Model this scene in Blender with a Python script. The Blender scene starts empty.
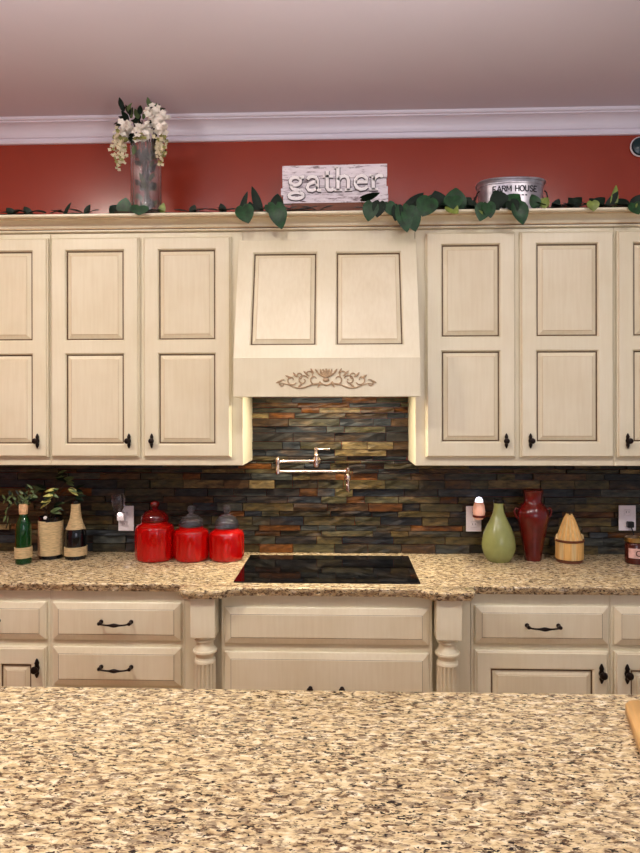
import bpy, bmesh, math, random
from mathutils import Vector, Matrix, noise
R = math.radians
PI = math.pi
random.seed(11)
SC = bpy.context.scene
COL = SC.collection

# ------------------------------------------------------------------ materials
def lin(c):
    return tuple(((v/255/12.92) if v/255 <= .04045 else ((v/255+.055)/1.055)**2.4) for v in c)

def base_mat(name):
    m = bpy.data.materials.new(name); m.use_nodes = True
    nt = m.node_tree
    return m, nt, nt.nodes['Principled BSDF']

def node(nt, t, **kw):
    n = nt.nodes.new(t)
    for k, v in kw.items():
        if k.startswith('i_'):
            key = k[2:].replace('_', ' ')
            n.inputs[key].default_value = v
        else:
            setattr(n, k, v)
    return n

def coords(nt, scale=(1, 1, 1), rot=(0, 0, 0)):
    tc = node(nt, 'ShaderNodeTexCoord'); mp = node(nt, 'ShaderNodeMapping')
    mp.inputs['Scale'].default_value = scale; mp.inputs['Rotation'].default_value = rot
    nt.links.new(tc.outputs['Object'], mp.inputs['Vector'])
    return mp.outputs['Vector']

def ramp(nt, fac, stops, interp='LINEAR'):
    r = node(nt, 'ShaderNodeValToRGB'); r.color_ramp.interpolation = interp
    e = r.color_ramp.elements
    while len(e) < len(stops): e.new(.5)
    for el, (p, c) in zip(e, stops):
        el.position = p; el.color = (*c, 1)
    nt.links.new(fac, r.inputs['Fac'])
    return r.outputs['Color']

def mixc(nt, fac, a, b, mode='MIX'):
    m = node(nt, 'ShaderNodeMix', data_type='RGBA', blend_type=mode)
    if isinstance(fac, float): m.inputs[0].default_value = fac
    else: nt.links.new(fac, m.inputs[0])
    for s, v in ((6, a), (7, b)):
        if isinstance(v, tuple): m.inputs[s].default_value = (*v, 1)
        else: nt.links.new(v, m.inputs[s])
    return m.outputs[2]

def bump(nt, bsdf, h, strength, dist=.002):
    b = node(nt, 'ShaderNodeBump'); b.inputs['Strength'].default_value = strength
    b.inputs['Distance'].default_value = dist
    nt.links.new(h, b.inputs['Height']); nt.links.new(b.outputs['Normal'], bsdf.inputs['Normal'])

def pm(name, rgb, rough=.5, metal=0, var=.12, scale=9, stretch=(1, 1, 1), bmp=0, trans=0, spec=.5, coat=0, emit=None, es=0, ior=1.45, sss=0):
    m, nt, b = base_mat(name)
    c = lin(rgb)
    v = coords(nt, stretch)
    n = node(nt, 'ShaderNodeTexNoise'); n.inputs['Scale'].default_value = scale; n.inputs['Detail'].default_value = 4
    nt.links.new(v, n.inputs['Vector'])
    lo = tuple(x*(1-var) for x in c); hi = tuple(min(1, x*(1+var)) for x in c)
    nt.links.new(ramp(nt, n.outputs['Fac'], [(.3, lo), (.7, hi)]), b.inputs['Base Color'])
    b.inputs['Roughness'].default_value = rough; b.inputs['Metallic'].default_value = metal
    b.inputs['Transmission Weight'].default_value = trans
    b.inputs['Specular IOR Level'].default_value = spec; b.inputs['Coat Weight'].default_value = coat
    b.inputs['IOR'].default_value = ior
    if emit:
        b.inputs['Emission Color'].default_value = (*lin(emit), 1); b.inputs['Emission Strength'].default_value = es
    if bmp: bump(nt, b, n.outputs['Fac'], bmp)
    return m

def granite(name):
    m, nt, b = base_mat(name)
    v = coords(nt, (1.1, 2.3, 1.9), (0, 0, R(9)))
    def nz(scale, detail, rough=.55, dist=0., off=0):
        n = node(nt, 'ShaderNodeTexNoise'); n.inputs['Scale'].default_value = scale
        n.inputs['Detail'].default_value = detail; n.inputs['Roughness'].default_value = rough
        n.inputs['Distortion'].default_value = dist
        if off:
            a = node(nt, 'ShaderNodeVectorMath', operation='ADD'); a.inputs[1].default_value = (off, off*.7, off*.3)
            nt.links.new(v, a.inputs[0]); nt.links.new(a.outputs[0], n.inputs['Vector'])
        else: nt.links.new(v, n.inputs['Vector'])
        return n.outputs['Fac']
    base = ramp(nt, nz(30, 5, .6, .4), [(.30, lin((146, 121, 88))), (.42, lin((194, 170, 128))), (.54, lin((217, 197, 155))), (.68, lin((236, 224, 196)))])
    grey = ramp(nt, nz(38, 4, .6, .6, 3.1), [(.51, (0, 0, 0)), (.60, (1, 1, 1))])
    c = mixc(nt, grey, base, lin((150, 132, 106)))
    brown = ramp(nt, nz(48, 4, .65, .5, 7.7), [(.53, (0, 0, 0)), (.60, (1, 1, 1))])
    c = mixc(nt, brown, c, lin((96, 74, 54)))
    big = ramp(nt, nz(4, 2, .5, 0, 1.3), [(.35, (.0, .0, .0)), (.7, (1, 1, 1))])
    dk = nz(62, 3, .6, .4, 12.3)
    add = node(nt, 'ShaderNodeMath', operation='MULTIPLY_ADD'); add.inputs[1].default_value = .05
    nt.links.new(big, add.inputs[0]); nt.links.new(dk, add.inputs[2])
    black = ramp(nt, add.outputs[0], [(.615, (0, 0, 0)), (.645, (1, 1, 1))])
    c = mixc(nt, black, c, lin((40, 31, 25)))
    nt.links.new(c, b.inputs['Base Color'])
    b.inputs['Roughness'].default_value = .16
    b.inputs['Specular IOR Level'].default_value = .5
    return m

def stone(name):
    m, nt, b = base_mat(name)
    at = node(nt, 'ShaderNodeAttribute', attribute_name='stone')
    v = coords(nt, (.6, 1, 2.0))
    n = node(nt, 'ShaderNodeTexNoise'); n.inputs['Scale'].default_value = 34; n.inputs['Detail'].default_value = 8; n.inputs['Roughness'].default_value = .65
    nt.links.new(v, n.inputs['Vector'])
    n2 = node(nt, 'ShaderNodeTexNoise'); n2.inputs['Scale'].default_value = 9; n2.inputs['Detail'].default_value = 3
    nt.links.new(v, n2.inputs['Vector'])
    c = mixc(nt, ramp(nt, n2.outputs['Fac'], [(.5, (0, 0, 0)), (.8, (.5, .5, .5))]), at.outputs['Color'], lin((112, 84, 52)))
    c = mixc(nt, 1.0, c, ramp(nt, n.outputs['Fac'], [(.34, (.3, .3, .32)), (.5, (.9, .9, .88)), (.68, (1.7, 1.6, 1.4))]), 'MULTIPLY')
    nt.links.new(c, b.inputs['Base Color'])
    b.inputs['Roughness'].default_value = .52; b.inputs['Specular IOR Level'].default_value = .35
    bump(nt, b, n.outputs['Fac'], .6, .004)
    return m

def paint(name, rgb, glaze=.10):
    m, nt, b = base_mat(name)
    c = lin(rgb)
    v = coords(nt, (30, 30, 2.0))
    n = node(nt, 'ShaderNodeTexNoise'); n.inputs['Scale'].default_value = 3; n.inputs['Detail'].default_value = 5
    nt.links.new(v, n.inputs['Vector'])
    v2 = coords(nt, (3, 3, 3))
    n2 = node(nt, 'ShaderNodeTexNoise'); n2.inputs['Scale'].default_value = 1.5; n2.inputs['Detail'].default_value = 3
    nt.links.new(v2, n2.inputs['Vector'])
    a = ramp(nt, n.outputs['Fac'], [(.3, (c[0]*(1-glaze*.7), c[1]*(1-glaze*.9), c[2]*(1-glaze*1.3))), (.65, c)])
    k = ramp(nt, n2.outputs['Fac'], [(.35, (.94, .92, .88)), (.65, (1, 1, 1))])
    nt.links.new(mixc(nt, 1.0, a, k, 'MULTIPLY'), b.inputs['Base Color'])
    b.inputs['Roughness'].default_value = .36
    bump(nt, b, n.outputs['Fac'], .03, .0008)
    return m

M = {}
M['cream'] = paint('cream_glazed_paint', (229, 222, 196), .05)
M['cream2'] = paint('cream_panel_paint', (226, 217, 190), .07)
M['glaze'] = pm('brown_glaze', (98, 72, 44), .5, var=.3, scale=30)
M['glaze2'] = pm('thin_glaze', (190, 164, 124), .5, var=.15, scale=30)
M['red_wall'] = pm('red_wall_paint', (158, 57, 36), .24, var=.05, scale=3, bmp=.03, spec=.9)
M['ceil'] = pm('ceiling_paint', (220, 214, 222), .85, var=.02, scale=2)
M['trim'] = pm('white_trim_paint', (240, 236, 246), .4, var=.02, scale=4)
M['floor'] = pm('brown_wood_floor', (172, 136, 100), .4, var=.2, scale=6, stretch=(1, 8, 1))
M['granite'] = granite('speckled_granite')
M['stone'] = stone('ledger_stone')
M['dark'] = pm('dark_backing', (26, 22, 20), .8)
M['bronze'] = pm('oil_rubbed_bronze', (36, 26, 22), .38, metal=.7, var=.3, scale=40)
M['nickel'] = pm('brushed_nickel', (226, 206, 192), .22, metal=1, var=.05, scale=40)
M['steel'] = pm('stainless_steel', (190, 188, 184), .3, metal=1, var=.05)
M['black_glass'] = pm('black_ceramic_glass', (8, 8, 9), .06, var=.1, spec=.6)
M['red_glass'] = pm('red_glass', (222, 10, 8), .08, var=.08, trans=.5, coat=.4, scale=5)
M['red_glass_dark'] = pm('deep_red_glass', (120, 8, 10), .08, var=.08, trans=.5, coat=.3, scale=5)
M['clear_glass'] = pm('smoky_clear_glass', (158, 154, 160), .05, var=.02, trans=.93, coat=.2)
M['vase_glass'] = pm('pressed_clear_glass', (236, 232, 232), .09, var=.02, trans=.95, coat=.2)
M['green_ceramic'] = pm('green_glazed_ceramic', (146, 152, 92), .26, var=.14, scale=12, coat=.3)
M['red_ceramic'] = pm('red_glazed_ceramic', (92, 13, 10), .22, var=.3, scale=16, coat=.4)
M['black'] = pm('black_plastic', (14, 13, 14), .35)
M['wood_pale'] = pm('pale_wood', (222, 176, 104), .55, var=.18, scale=6, stretch=(14, 14, 1), bmp=.2)
M['wood_pale2'] = pm('pale_wood_light', (214, 184, 128), .55, var=.16, scale=6, stretch=(14, 14, 1), bmp=.2)
M['wood_band'] = pm('brown_cord', (110, 60, 30), .7, var=.3, scale=60)
M['wood_brown'] = pm('brown_wood', (112, 66, 46), .6, var=.3, scale=6, stretch=(2, 14, 14), bmp=.2)
M['board'] = pm('golden_cutting_board', (200, 158, 100), .4, var=.22, scale=4, stretch=(12, 1.2, 12), bmp=.1)
M['twine'] = pm('jute_twine', (204, 180, 136), .85, var=.3, scale=40, stretch=(1, 1, 8), bmp=.6)
M['green_glass'] = pm('green_bottle_glass', (10, 76, 32), .07, var=.1, trans=.45, coat=.3)
M['dark_glass'] = pm('dark_bottle_glass', (12, 16, 20), .07, var=.1, trans=.2, coat=.4)
M['cork'] = pm('cork', (206, 166, 124), .85, var=.25, scale=60, bmp=.4)
M['leaf'] = pm('ivy_leaf', (18, 60, 25), .4, var=.55, spec=.4, scale=40)
M['leaf_dark'] = pm('dark_leaf', (12, 30, 16), .5, var=.4, spec=.25, scale=40)
M['leaf_light'] = pm('young_leaf', (112, 128, 52), .45, var=.35, scale=40)
M['leaf_yellow'] = pm('variegated_leaf', (190, 186, 104), .45, var=.3, scale=60)
M['leaf_olive'] = pm('olive_leaf', (84, 104, 62), .5, var=.35, scale=40)
M['stem'] = pm('brown_stem', (58, 44, 26), .7, var=.3, scale=30)
M['petal'] = pm('white_petal', (246, 240, 226), .6, var=.06, scale=30)
M['petal_cream'] = pm('cream_petal', (212, 200, 166), .6, var=.25, scale=40)
M['pollen'] = pm('yellow_green_centre', (140, 138, 76), .7, var=.2, scale=40)
M['galv'] = pm('galvanized_metal', (176, 172, 178), .34, metal=.75, var=.3, scale=26, bmp=.1)
M['ink'] = pm('black_ink', (30, 28, 36), .6)
M['letter_shadow'] = pm('letter_shadow_grey', (84, 76, 84), .7)  # shadow tone for the outline around the sign letters
M['white'] = pm('white_paint', (244, 240, 240), .5, var=.03)
M['plate'] = pm('outlet_plastic', (226, 218, 222), .35, var=.02)
M['slot'] = pm('outlet_slot', (34, 30, 32), .6)
M['glow'] = pm('night_light_led', (255, 250, 250), .4, emit=(255, 240, 236), es=5)
M['glow_white'] = pm('warmer_bulb', (255, 246, 240), .4, emit=(240, 236, 255), es=3.0)
M['warmer_pink'] = pm('translucent_pink_shade', (236, 190, 172), .35, var=.2, scale=30, emit=(255, 170, 130), es=.22)
M['warmer_red'] = pm('dark_red_stripe', (96, 26, 20), .4)
M['gold_lid'] = pm('brass_lid', (198, 160, 96), .3, metal=.9)
M['candle_glass'] = pm('amber_candle_glass', (84, 36, 26), .1, var=.2, trans=.2, coat=.3)
M['label_pink'] = pm('pink_label', (222, 178, 166), .6, var=.2, scale=50)
M['teal'] = pm('dark_teal_glaze', (20, 52, 56), .22, coat=.3)
M['hoodlamp'] = pm('hood_lamp_lens', (255, 240, 214), .4, emit=(255, 226, 184), es=12)

def sign_wood():
    m, nt, b = base_mat('whitewashed_board')
    v = coords(nt, (3, 8, 16))
    n = node(nt, 'ShaderNodeTexNoise'); n.inputs['Scale'].default_value = 6; n.inputs['Detail'].default_value = 7; n.inputs['Roughness'].default_value = .65
    nt.links.new(v, n.inputs['Vector'])
    c = ramp(nt, n.outputs['Fac'], [(.30, lin((86, 70, 70))), (.40, lin((170, 158, 164))), (.46, lin((226, 218, 224))), (.7, lin((240, 234, 238)))])
    nt.links.new(c, b.inputs['Base Color']); b.inputs['Roughness'].default_value = .75
    bump(nt, b, n.outputs['Fac'], .5, .003)
    return m
M['sign'] = sign_wood()

# ------------------------------------------------------------------ helpers
def finish(bm, name, mats, parent=None, smooth=False, normals=True, loc=None, angle=38):
    if normals: bmesh.ops.recalc_face_normals(bm, faces=bm.faces[:])
    me = bpy.data.meshes.new(name); bm.to_mesh(me); bm.free()
    if not isinstance(mats, (list, tuple)): mats = [mats]
    for m in mats: me.materials.append(m)
    o = bpy.data.objects.new(name, me); COL.objects.link(o)
    if smooth:
        for p in me.polygons: p.use_smooth = True
        me.set_sharp_from_angle(angle=R(angle))
    if parent: o.parent = parent
    if loc: o.location = loc
    return o

def tag(o, label=None, cat=None, group=None, kind=None):
    if label: o['label'] = label
    if cat: o['category'] = cat
    if group: o['group'] = group
    if kind: o['kind'] = kind
    return o

def thing(name, label, cat, loc=(0, 0, 0), rz=0, group=None):
    o = bpy.data.objects.new(name, None); COL.objects.link(o)
    o.location = loc; o.rotation_euler = (0, 0, rz); o.empty_display_size = .05
    return tag(o, label, cat, group)

def box(bm, x0, x1, y0, y1, z0, z1, mi=0, bev=0):
    vs = [bm.verts.new((x, y, z)) for z in (z0, z1) for y in (y0, y1) for x in (x0, x1)]
    fs = []
    for q in ((0, 2, 3, 1), (4, 5, 7, 6), (0, 1, 5, 4), (2, 6, 7, 3), (0, 4, 6, 2), (1, 3, 7, 5)):
        f = bm.faces.new([vs[i] for i in q]); f.material_index = mi; fs.append(f)
    if bev:
        es = {e for f in fs for e in f.edges}
        bmesh.ops.bevel(bm, geom=list(es), offset=bev, segments=2, affect='EDGES', profile=.5)

def lathe(bm, prof, c=(0, 0, 0), seg=32, mi=0, flute=0, axis='z', fn=0, cap=True):
    rings = []
    for (r, z) in prof:
        ring = []
        for i in range(seg):
            a = 2*PI*i/seg
            rr = r*(1 + (flute*math.cos(fn*a) if fn else 0))
            x, y = rr*math.cos(a), rr*math.sin(a)
            p = (x, y, z) if axis == 'z' else ((x, -z, y) if axis == 'y' else (z, x, y))
            ring.append(bm.verts.new((c[0]+p[0], c[1]+p[1], c[2]+p[2])))
        rings.append(ring)
    for a, b in zip(rings, rings[1:]):
        for i in range(seg):
            f = bm.faces.new((a[i], a[(i+1) % seg], b[(i+1) % seg], b[i])); f.material_index = mi
    if cap:
        for rg in (rings[0], rings[-1]):
            f = bm.faces.new(rg); f.material_index = mi
    return rings

def tube(bm, pts, rad, seg=8, mi=0):
    pts = [Vector(p) for p in pts]
    n = len(pts)
    rs = rad if isinstance(rad, (list, tuple)) else [rad]*n
    rings = []
    up = None
    for i, p in enumerate(pts):
        d = (pts[min(i+1, n-1)] - pts[max(i-1, 0)]).normalized()
        if up is None:
            up = Vector((0, 0, 1)) if abs(d.z) < .9 else Vector((0, 1, 0))
        a = d.cross(up)
        if a.length < 1e-4: a = d.cross(Vector((1, 0, 0)))
        a.normalize(); b = a.cross(d).normalized(); up = b
        rings.append([bm.verts.new(p + rs[i]*(math.cos(2*PI*k/seg)*a + math.sin(2*PI*k/seg)*b)) for k in range(seg)])
    for a, b in zip(rings, rings[1:]):
        for k in range(seg):
            f = bm.faces.new((a[k], a[(k+1) % seg], b[(k+1) % seg], b[k])); f.material_index = mi
    for rg in (rings[0], rings[-1]):
        f = bm.faces.new(rg); f.material_index = mi

def sphere(bm, c, r, mi=0, sub=2, sc=(1, 1, 1)):
    g = bmesh.ops.create_icosphere(bm, subdivisions=sub, radius=r)
    for v in g['verts']:
        v.co = Vector((v.co.x*sc[0]+c[0], v.co.y*sc[1]+c[1], v.co.z*sc[2]+c[2]))
    for f in {f for v in g['verts'] for f in v.link_faces}: f.material_index = mi

def sweep_x(bm, prof, x0, x1, mi=0, mis=None):
    """closed (y,z) outline swept along X"""
    a = [bm.verts.new((x0, y, z)) for y, z in prof]; b = [bm.verts.new((x1, y, z)) for y, z in prof]
    n = len(prof)
    for i in range(n):
        f = bm.faces.new((a[i], a[(i+1) % n], b[(i+1) % n], b[i])); f.material_index = (mis or {}).get(i, mi)
    for s in (a, b):
        f = bm.faces.new(s); f.material_index = mi

def loops_rect(bm, loops, mis, cap=None):
    """loops: list of (x0,x1,z0,z1,y) rectangles joined in order"""
    rg = []
    for (x0, x1, z0, z1, y) in loops:
        rg.append([bm.verts.new(p) for p in ((x0, y, z0), (x1, y, z0), (x1, y, z1), (x0, y, z1))])
    for a, b, mi in zip(rg, rg[1:], mis):
        for i in range(4):
            f = bm.faces.new((a[i], a[(i+1) % 4], b[(i+1) % 4], b[i])); f.material_index = mi
    if cap is not None:
        f = bm.faces.new(rg[-1]); f.material_index = cap
    return rg

def ins(r, d, y): return (r[0]+d, r[1]-d, r[2]+d, r[3]-d, y)

# material slots of painted joinery: 0 paint, 1 dark glaze, 2 thin glaze, 3 panel paint
JM = lambda: [M['cream'], M['glaze'], M['glaze2'], M['cream2']]

def door_frame_bm(w0, w1, z0, z1, y, panels, t=.022, edge=True):
    """framed slab whose back is at y, front at y-t; panels are openings (x0,x1,z0,z1)"""
    bm = bmesh.new()
    o = (w0, w1, z0, z1)
    e = .009 if edge else .001
    loops_rect(bm, [ins(o, 0, y), ins(o, 0, y-t*.55), ins(o, e*.5, y-t*.72), ins(o, e*.6, y-t*.8), ins(o, e, y-t)], [0, 0, 2, 0])
    xs = sorted({w0+e, w1-e, *[v for p in panels for v in p[:2]]}); zs = sorted({z0+e, z1-e, *[v for p in panels for v in p[2:]]})
    vm = {}
    def V(x, z):
        k = (round(x, 5), round(z, 5))
        if k not in vm: vm[k] = bm.verts.new((x, y-t, z))
        return vm[k]
    for xa, xb in zip(xs, xs[1:]):
        for za, zb in zip(zs, zs[1:]):
            xm, zm = (xa+xb)/2, (za+zb)/2
            if any(p[0] < xm < p[1] and p[2] < zm < p[3] for p in panels): continue
            bm.faces.new((V(xa, za), V(xb, za), V(xb, zb), V(xa, zb)))
    for p in panels:
        loops_rect(bm, [ins(p, 0, y-t), ins(p, .003, y-t+.002), ins(p, .007, y-t+.010), ins(p, .0075, y-.004)], [0, 0, 1])
    # back
    f = bm.faces.new([bm.verts.new(q) for q in ((w0, y, z0), (w1, y, z0), (w1, y, z1), (w0, y, z1))])
    bmesh.ops.remove_doubles(bm, verts=bm.verts[:], dist=1e-5)
    return bm

def panel_bm(p, y, t=.022, slope=.030):
    bm = bmesh.new()
    loops_rect(bm, [ins(p, .0075, y-.0035), ins(p, .0075, y-t+.0135), ins(p, .0130, y-t+.0125), ins(p, .0115+slope*.6, y-t+.0045),
                    ins(p, .013+slope*.6, y-t+.0045), ins(p, .0145+slope*.6, y-t+.002)], [1, 1, 3, 2, 3], 3)
    return bm

def drawer_bm(w0, w1, z0, z1, y, t=.022, slope=.026):
    bm = bmesh.new(); o = (w0, w1, z0, z1)
    loops_rect(bm, [ins(o, 0, y), ins(o, 0, y-t*.45), ins(o, .003, y-t*.55), ins(o, slope, y-t*.95), ins(o, slope+.0015, y-t*.95), ins(o, slope+.003, y-t)], [0, 0, 3, 1, 0], 3)
    bm.faces.new([bm.verts.new(q) for q in ((w0, y, z0), (w1, y, z0), (w1, y, z1), (w0, y, z1))])
    bmesh.ops.remove_doubles(bm, verts=bm.verts[:], dist=1e-5)
    return bm

def knob(parent, x, y, z, side, s=1.0):
    """spindle-shaped pull with a round knob on a short neck, fixed to a front at y"""
    bm = bmesh.new()
    lathe(bm, [(.002, -.034), (.005, -.028), (.0085, -.018), (.0065, -.012), (.010, 0), (.0065, .012), (.0085, .018), (.005, .028), (.002, .034)], (0, -.006, 0), 14)
    lathe(bm, [(.006, 0), (.005, .014), (.011, .02), (.0135, .026), (.011, .032), (.004, .035)], (side*.003, 0, 0), 16, axis='y')
    for v in bm.verts: v.co *= s
    return finish(bm, 'knob', M['bronze'], parent, True, loc=(x, y, z))

def pull(parent, x, y, z, w=.128):
    bm = bmesh.new()
    h = w/2
    for s in (-1, 1):
        lathe(bm, [(.009, 0), (.009, .003), (.005, .006), (.0048, .02), (.0075, .024), (.0075, .031), (.003, .034)], (s*h, 0, 0), 14, axis='y')
    pts, rs = [], []
    for i in range(25):
        t = -1+2*i/24
        pts.append((t*h, -.028-.004*(1-t*t), -.006*(1-t**4)))
        rs.append(.0036+.0050*math.exp(-(t/.26)**2)+.0025*math.exp(-((abs(t)-.98)/.08)**2))
    tube(bm, pts, rs, 10)
    return finish(bm, 'pull_handle', M['bronze'], parent, True, loc=(x, y, z))

# ------------------------------------------------------------------ room
CEIL = 3.12
bm = bmesh.new(); box(bm, -2.8, 2.8, 0, .12, 0, CEIL); tag(finish(bm, 'wall_back', M['red_wall']), kind='structure')
bm = bmesh.new(); box(bm, -2.8, 2.8, -5.2, .12, CEIL, CEIL+.1); tag(finish(bm, 'ceiling', M['ceil']), kind='structure')
bm = bmesh.new(); box(bm, -2.8, 2.8, -5.2, .12, -.1, 0); tag(finish(bm, 'floor', M['floor']), kind='structure')
bm = bmesh.new(); box(bm, -2.92, -2.8, -5.2, .12, 0, CEIL); tag(finish(bm, 'wall_left', M['red_wall']), kind='structure')
# ceiling crown moulding
bm = bmesh.new()
prof = [(0, 3.018), (-.014, 3.018), (-.018, 3.024), (-.018, 3.033), (-.012, 3.036), (-.012, 3.043), (-.024, 3.047), (-.024, 3.053)]
for i in range(9):
    a = i/8*PI/2
    prof.append((-.026-.056*(1-math.cos(a)), 3.055+.044*math.sin(a)))
prof += [(-.086, 3.099), (-.086, 3.104), (-.098, 3.106), (-.102, 3.111), (-.102, CEIL), (0, CEIL)]
sweep_x(bm, prof, -2.8, 2.8)
tag(finish(bm, 'trim_1', M['trim'], None, True, angle=30), kind='structure')

# ------------------------------------------------------------------ upper cabinets
UF, UD = -.33, -.332      # face frame front, door back
UZ0, UZ1 = 1.384, 2.4675
def upper_cabinet(x0, x1, doors, label, dz=0):
    t = thing('upper_cabinet', label, 'cabinet', ((x0+x1)/2, 0, UZ0), 0, 'cream wall cabinets beside the hood')
    ox = (x0+x1)/2
    bm = bmesh.new()
    box(bm, x0-ox, x1-ox, UF, -.0005, 0, UZ1-UZ0, 0, .003)
    finish(bm, 'body', JM(), t)
    for (a, b, side) in doors:
        a -= ox; b -= ox
        z0, z1 = 1.422-UZ0, 2.442+dz-UZ0
        st = .067
        ps = [(a+st, b-st, 1.479+2*dz-UZ0, 1.906+dz-UZ0), (a+st, b-st, 1.960+1.3*dz-UZ0, 2.386+2*dz-UZ0)]
        d = finish(door_frame_bm(a, b, z0, z1, UD, ps), 'door', JM(), t)
        for p in ps: finish(panel_bm(p, UD), 'raised_panel', JM(), d)
        kx = (b-.045) if side > 0 else (a+.042)
        knob(d, kx, UD-.022, z0+.077, -side)
    return t
upper_cabinet(-1.74, -1.2955, [(-1.706, -1.301, 1)], 'cream glazed upper cabinet with one door at the far left edge')
upper_cabinet(-1.2945, -.392, [(-1.287, -.872, 1), (-.853, -.445, -1)], 'cream glazed double-door upper cabinet left of the range hood')
upper_cabinet(.400, 1.2985, [(.447, .853, 1), (.874, 1.292, -1)], 'cream glazed double-door upper cabinet right of the range hood', .005)
upper_cabinet(1.2995, 1.74, [(1.306, 1.711, -1)], 'cream glazed upper cabinet with one door at the far right edge', .005)

# cornice with top board
bm = bmesh.new()
prof = [(-.02, 2.468), (-.342, 2.468), (-.346, 2.471), (-.346, 2.477), (-.352, 2.479), (-.352, 2.484)]
for i in range(8):
    a = i/7*PI/2
    prof.append((-.354-.044*(1-math.cos(a)), 2.486+.024*math.sin(a)))
prof += [(-.404, 2.511), (-.404, 2.516), (-.416, 2.518), (-.420, 2.522), (-.420, 2.530), (-.001, 2.530), (-.001, 2.50), (-.02, 2.50)]
sweep_x(bm, prof, -1.75, 1.75, 0, {3: 1, 4: 2, 13: 2, 14: 2})
tag(finish(bm, 'cabinet_cornice', JM(), None, True, angle=30), 'long cream cornice moulding running along the tops of the upper cabinets', 'moulding')

# ------------------------------------------------------------------ range hood
hood = thing('range_hood', 'cream wooden range hood with two raised panels and carved ornament', 'range hood', (0, 0, 1.697))
HB = 1.697
HX = -.003
# body: cheeks, inner box, underside
bm = bmesh.new()
prof = [(-.334, 2.420), (-.345, 2.420), (-.492, 1.872), (-.492, 1.72), (-.334, 1.72)]
for x in (-.405, .389):
    sweep_x(bm, [(y, z-HB) for y, z in prof], x+HX*0, x+.012, 0)
box(bm, -.3905, .3985, -.328, -.040, 2.0-HB, 2.4675-HB)       # chimney box between the cabinets
box(bm, -.3905, .3985, -.330, -.328, 2.408-HB, 2.4675-HB)
finish(bm, 'body', JM(), hood)
# sloped front with panels
W0, W1 = -.408, .404
Ls = math.hypot(2.420-1.868, .505-.345)
ps = [(-.342, -.044, .058, .518), (.036, .337, .058, .518)]
ang = math.atan2(.505-.345, 2.420-1.868)
mt = Matrix.Translation((0, -.345+.0, 2.420-HB)) @ Matrix.Rotation(-ang, 4, 'X') @ Matrix.Translation((0, .022, -Ls))
ps_l = [(a, b, Ls-d, Ls-c) for a, b, c, d in ps]
bm = door_frame_bm(W0, W1, 0, Ls, 0, ps_l, edge=False)
bm.transform(mt)
fr = finish(bm, 'front_frame', JM(), hood)
for p in ps_l:
    b2 = panel_bm(p, 0, slope=.028); b2.transform(mt)
    finish(b2, 'raised_panel', JM(), fr)
# apron, returning to the cabinets at its sides
bm = bmesh.new()
box(bm, W0, W1, -.510, -.490, 0, 1.869-HB, 0, .0025)
box(bm, W0, W0+.018, -.490, -.334, 0, .03, 0)
box(bm, W1-.018, W1, -.490, -.334, 0, .03, 0)
ap = finish(bm, 'apron', JM(), hood)
# liner and lamps inside
bm = bmesh.new()
box(bm, -.389, .386, -.488, -.045, .170, .182)
finish(bm, 'liner', M['steel'], hood)
for x in (-.14, .13):
    bm = bmesh.new(); lathe(bm, [(.03, .1655), (.032, .1695)], (x, -.325, 0), 20)
    finish(bm, 'lamp_lens', M['hoodlamp'], hood, True)
# carved scroll ornament on the apron
bm = bmesh.new()
def arc(cx, cz, r0, r1, a0, a1, n=14):
    return [(cx+(r0+(r1-r0)*i/n)*math.cos(R(a0+(a1-a0)*i/n)), -.5125, cz+(r0+(r1-r0)*i/n)*math.sin(R(a0+(a1-a0)*i/n))) for i in range(n+1)]
OZ = 1.775-HB
def tp(n, r): return [r*(.55+.45*math.sin(PI*min(1, .15+i/(n-1)*.85))) for i in range(n)]
for s in (-1, 1):
    def mir(pts): return [(s*p[0], p[1], p[2]) for p in pts]
    cr = []
    cr.append((arc(.050, OZ-.002, .026, .008, 200, 520), .0035))
    cr.append((arc(.100, OZ-.006, .024, .006, 160, -250), .0035))
    cr.append((arc(.150, OZ-.004, .024, .006, 210, 560), .0034))
    cr.append((arc(.190, OZ-.020, .018, .005, 120, -200), .003))
    cr.append((arc(.075, OZ+.020, .018, .005, 230, -120), .003))
    cr.append((arc(.118, OZ+.014, .016, .005, 250, -80), .003))
    cr.append(([(x, -.5125, OZ-.030+.010*math.sin(x*42)) for x in [i*.0085 for i in range(25)]], .0032))
    for pts, r in cr:
        pts = mir(pts); tube(bm, pts, tp(len(pts), r), 6)
    for (lx, lz, la) in ((.022, .030, 75), (.040, .032, 55), (.060, .034, 60), (.088, .026, 40), (.135, .018, 50), (.165, .010, 30), (.205, -.012, -20), (.03, -.026, -60), (.112, -.028, -40)):
        c, sn = math.cos(R(la)), math.sin(R(la))
        pts = mir([(lx+c*q, -.5125, OZ+lz+sn*q) for q in (-.014, -.007, 0, .008, .014)])
        tube(bm, pts, [.0012, .0042, .0052, .0036, .001], 6)
for a in range(30, 151, 20):
    pts = [(math.cos(R(a))*q, -.513, OZ+.004+math.sin(R(a))*q) for q in (.004, .014, .026, .036, .042)]
    tube(bm, pts, [.003, .0042, .005, .0045, .0015], 6)
sphere(bm, (0, -.511, OZ-.004), .012, 0, 2, (1.3, .5, .8))
tube(bm, arc(0, OZ+.008, .034, .034, 215, 325), .0035, 6)
for v in bm.verts: v.co.x -= .003
tag(finish(bm, 'carved_ornament', pm('carved_cream_glaze', (176, 150, 116), .5, var=.3, scale=60), hood, True), 'tan carved leaf scroll')

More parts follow.
